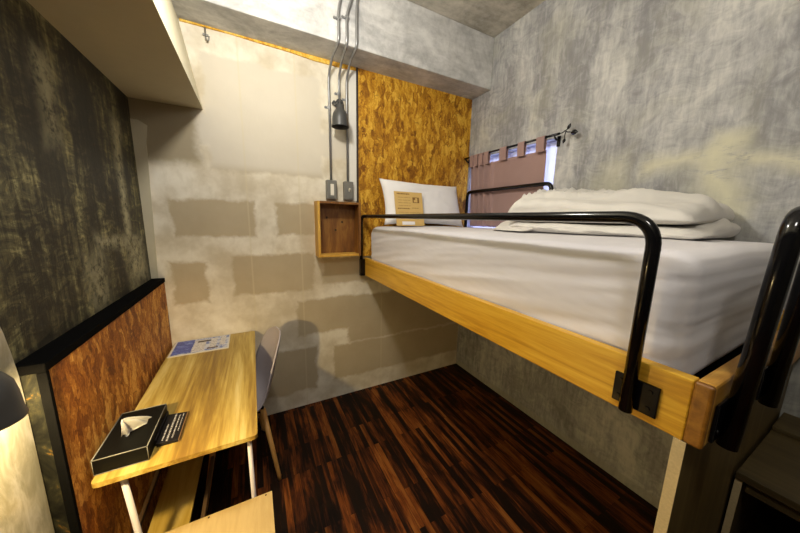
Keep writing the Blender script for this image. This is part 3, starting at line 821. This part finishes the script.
# plaque with rows of white lettering
pq = thing('desk_plaque', 'small black plaque with rows of white lettering beside the tissue box', 'sign', (-.332, 1.30, DZ))
px0, px1, py0, py1 = -.364, -.300, 1.215, 1.39
bm = bmesh.new(); prism(bm, [(px0, DZ), (px1, DZ), (px1, DZ+.010), (px0, DZ+.016)], 'Y', py0, py1, .0008); obj('plaque_body', bm, M['plaque'], pq)
obj('plaque_side', box(px1, px1+.003, py0, py1, DZ, DZ+.010), M['plaque_side'], pq, 'brown edge of the plaque')
b = bmesh.new(); rnd = random.Random(11)
for i, (fx, a, c, h) in enumerate(((.22, .06, .60, .0050), (.44, .03, .97, .0068), (.66, .10, .92, .0050), (.84, .30, .95, .0030))):
    y = py0+(py1-py0)*a
    while y < py0+(py1-py0)*c:
        w = rnd.uniform(.0016, .0032); x = px0+(px1-px0)*fx; z = DZ+.016-.006*fx
        k = rnd.choice((0, 1, 2))
        if k == 0: bx(b, x-h/2, x+h/2, y, y+.0011, z, z+.0004)
        elif k == 1: bx(b, x-h/2, x+h/2, y, y+.0010, z, z+.0004); bx(b, x-h/2, x-h/2+.0012, y, y+w, z, z+.0004)
        else: bx(b, x-h/2, x+h/2, y+w, y+w+.0010, z, z+.0004); bx(b, x-.0006, x+.0006, y, y+w, z, z+.0004)
        y += w+.0022
obj('lettering', b, M['white_ink'], pq, 'white lettering in rows')
o = obj('shade_slip', box(-.371, -.3665, 1.225, 1.405, DZ, DZ+.024), M['plaque'], origin=(-.369, 1.31, DZ)); tag(o, 'slim dark slip standing in for the shade between the tissue box and the plaque', 'card')  # dark slip put in for the shade between box and plaque

# printed leaflet on the far end
def leaflet_mat():
    t = NT('leaflet_print', .35, 0, .5); p = t.pos(); s = t.sep(p); X, Y = s[0], s[1]
    def r(x0, x1, y0, y1):
        return t.math('MULTIPLY', t.math('MULTIPLY', t.math('GREATER_THAN', X, x0), t.math('LESS_THAN', X, x1)), t.math('MULTIPLY', t.math('GREATER_THAN', Y, y0), t.math('LESS_THAN', Y, y1)))
    n = t.noise(p, 34, 4, .7); n2 = t.noise(t.vmul(p, (1, 2, 1)), 80, 3, .7)
    col = t.mix(t.smooth(n, .42, .58), (.10, .16, .42), (.52, .55, .62))
    blue = t.ramp(n, [(.3, (.015, .025, .14)), (.5, (.05, .08, .38)), (.65, (.16, .24, .55)), (.8, (.6, .65, .7))])
    col = t.mix(r(-.50, -.395, 2.05, 2.26), col, blue)
    txt = t.mix(t.math('MULTIPLY', t.smooth(n2, .5, .56), .6), (.62, .60, .57), (.14, .13, .18))
    for q in ((-.392, -.325, 2.05, 2.235), (-.30, -.262, 2.07, 2.24), (-.245, -.212, 2.10, 2.25)): col = t.mix(r(*q), col, txt)
    col = t.mix(r(-.375, -.30, 2.195, 2.222), col, (.035, .02, .015))
    col = t.mix(r(-.31, -.25, 2.065, 2.085), col, (.09, .05, .04))
    edge = t.math('SUBTRACT', 1, r(-.493, -.196, 2.040, 2.258)); col = t.mix(edge, col, (.60, .57, .50))
    t.color(col); return t.m
b = bmesh.new(); prism(b, [(-.503, 2.026), (-.186, 2.026), (-.189, 2.266), (-.505, 2.268)], 'Z', DZ, DZ+.003)
tag(obj('leaflet', b, leaflet_mat(), origin=(-.345, 2.146, DZ)), 'blue and white printed leaflet lying at the far end of the desk', 'leaflet')

# ------------------------------------------------------------------ chair
ch = thing('shell_chair', 'mauve grey plastic shell chair with beech legs tucked under the desk', 'chair', (-.12, 1.87, 0))
prof = [(-.41, .425, .17, .0), (-.395, .445, .195, .002), (-.34, .455, .212, .010), (-.24, .446, .222, .022), (-.14, .438, .226, .035), (-.06, .442, .226, .048),
        (-.01, .465, .222, .056), (.025, .51, .216, .060), (.050, .58, .207, .060), (.072, .66, .195, .056), (.092, .74, .178, .048), (.108, .805, .150, .036), (.117, .845, .112, .022), (.121, .868, .060, .008)]
def interp(P, n):
    out = []
    for k in range(n+1):
        s = k/n*(len(P)-1); i = min(int(s), len(P)-2); t_ = s-i
        p0, p1, p2, p3 = P[max(i-1, 0)], P[i], P[i+1], P[min(i+2, len(P)-1)]
        out.append([.5*((2*p1[c])+(-p0[c]+p2[c])*t_+(2*p0[c]-5*p1[c]+4*p2[c]-p3[c])*t_*t_+(-p0[c]+3*p1[c]-3*p2[c]+p3[c])*t_**3) for c in range(4)])
    return out
PP = interp(prof, 52); b = bmesh.new(); rows = []; CYc = 1.87
for k, (x, z, w, cv) in enumerate(PP):
    a = PP[max(k-1, 0)]; c = PP[min(k+1, len(PP)-1)]
    tx, tz_ = c[0]-a[0], c[1]-a[1]; L = math.hypot(tx, tz_); nx_, nz_ = -tz_/L, tx/L
    row = []
    for j in range(25):
        u = j/24*2-1; d = cv*abs(u)**2.2
        row.append(b.verts.new((x+nx_*d, CYc+u*w, z+nz_*d)))
    rows.append(row)
for r1, r2 in zip(rows, rows[1:]):
    for k in range(24): b.faces.new((r1[k], r1[k+1], r2[k+1], r2[k])).smooth = True
bmesh.ops.recalc_face_normals(b, faces=b.faces)
bmesh.ops.solidify(b, geom=list(b.faces), thickness=.007)
for f in b.faces: f.smooth = True
obj('seat_shell', b, M['shell'], ch)
for (fx, fy), (tx, ty) in (((.018, 1.615), (-.03, 1.75)), ((.018, 2.10), (-.03, 1.99)), ((-.36, 1.65), (-.27, 1.76)), ((-.36, 2.09), (-.27, 1.98))):
    b = bmesh.new(); tube(b, [(fx, fy, 0.0), (fx*.97+tx*.03, fy*.97+ty*.03, .02), (tx, ty, .42)], [.0095, .011, .0165], 14); obj('leg', b, M['leg'], ch)
b = bmesh.new()
P4 = [(-.03, 1.75, .405), (-.03, 1.99, .405), (-.27, 1.98, .405), (-.27, 1.76, .405)]
for p, q in zip(P4, P4[1:]+P4[:1]): tube(b, [p, q], .006, 8)
tube(b, [(-.01, 1.725, .25), (-.27, 1.98, .40)], .004, 8); tube(b, [(-.01, 2.01, .25), (-.27, 1.76, .40)], .004, 8)
for p in P4: tube(b, [p, (p[0], p[1], .437)], .008, 8)
obj('seat_frame', b, M['black_metal'], ch, 'black metal frame under the seat')
ch.rotation_euler = (0, 0, math.radians(9))

# ------------------------------------------------------------------ foreground bench
bn = thing('bench', 'pale plywood bench top with small screws in the near foreground', 'bench', (-.24, .9, 0))
HX0, HX1, HY0, HY1, HZ = -.50, .006, .66, 1.137, .45
obj('bench_top', box(HX0, HX1, HY0, HY1, HZ-.018, HZ, .001), M['ply'], bn)
for x in (-.451, -.217, -.018):
    for y in (HY1-.010, HY0+.010):
        b = bmesh.new(); cyl(b, (x, y, HZ-.002), .0035, .0028, 'Z', 14); obj('screw', b, M['screw'], bn)
for x in (HX0, HX1-.018):
    obj('side_board', box(x, x+.018, HY0, HY1, 0, HZ-.018, .001), M['ply'], bn)
obj('stretcher', box(HX0+.018, HX1-.018, .88, .898, .10, HZ-.018), M['ply'], bn)

# ------------------------------------------------------------------ step unit at the foot of the bed
st = thing('step_unit', 'dark brown wooden step cabinet with open front beside the bed end panel', 'step cabinet', (1.65, -.15, 0))
SX0, SX1, SY0, SY1, SZ = 1.352, XR-.006, -.46, .180, .81
obj('lower_tread', box(SX0, 1.772, SY0, SY1, SZ-.024, SZ, .002), M['step'], st)
obj('upper_tread', box(1.765, SX1, SY0, SY1, SZ, SZ+.018, .002), M['step'], st)
obj('side_board', box(SX0+.010, SX1, SY1-.016, SY1, 0, SZ-.024), M['step'], st); obj('side_board', box(SX0+.010, SX1, SY0, SY0+.024, 0, SZ-.024), M['step'], st)
obj('front_edge', box(SX0+.006, SX0+.010, SY1-.016, SY1, 0, SZ-.024), M['panel_edge'], st, 'pale raw edge of the side board')
obj('apron', box(SX0+.012, SX0+.03, SY0+.024, SY1-.024, SZ-.06, SZ-.026), M['step'], st)
obj('back_board', box(SX1-.01, SX1, SY0+.024, SY1-.024, 0, SZ-.026), M['step'], st)
obj('top_board', box(1.772, SX1, SY0, SY1, SZ-.022, SZ-.001), M['step'], st)
obj('inner_shelf', box(SX0+.03, SX1-.01, SY0+.024, SY1-.024, .42, .44), M['step'], st)

# ------------------------------------------------------------------ lights
def light(name, typ, loc, e, col, size=.1, rot=None, sizey=None, spot=None):
    d = bpy.data.lights.new(name, typ); d.energy = e; d.color = col
    if typ == 'AREA':
        d.size = size
        if sizey: d.shape = 'RECTANGLE'; d.size_y = sizey
    else: d.shadow_soft_size = size
    if spot: d.spot_size = math.radians(spot[0]); d.spot_blend = spot[1]
    o = bpy.data.objects.new(name, d); COL.objects.link(o); o.location = loc
    if rot: o.rotation_euler = rot
    return o
light('ceiling_light', 'POINT', (.10, 1.18, 2.70), 50, (1, .955, .88), .07)
light('bed_fill', 'POINT', (.30, -.15, 2.45), 24, (1, .95, .88), .10)  # added fill that brightens the mattress side, no fixture there
light('desk_lamp_light', 'POINT', (LX, LY, LZ+.002), 40, (1, .74, .36), .020)

w = bpy.data.worlds.new('world'); S.world = w; w.use_nodes = True
w.node_tree.nodes['Background'].inputs[0].default_value = (.5, .55, .7, 1); w.node_tree.nodes['Background'].inputs[1].default_value = .3

# ------------------------------------------------------------------ camera
cd = bpy.data.cameras.new('camera'); cam = bpy.data.objects.new('camera', cd); COL.objects.link(cam); S.camera = cam
cd.sensor_fit = 'HORIZONTAL'; cd.sensor_width = 36; cd.lens = 279.04/800*36; cd.clip_start = .02
ax = Vector((.886, .0603, -.4597)).normalized(); ay = Vector((-.4632, .1581, -.8721)); ay = (ay-ax*ay.dot(ax)).normalized(); az = ax.cross(ay)
m = Matrix((ax, ay, az)).to_4x4(); m.translation = Vector((0, 0, 1.6)); cam.matrix_world = m

vs = S.view_settings; vs.view_transform = 'Standard'; vs.look = 'None'; vs.gamma = 1; vs.use_curve_mapping = False; vs.exposure = 0.0
S.display_settings.display_device = 'sRGB'
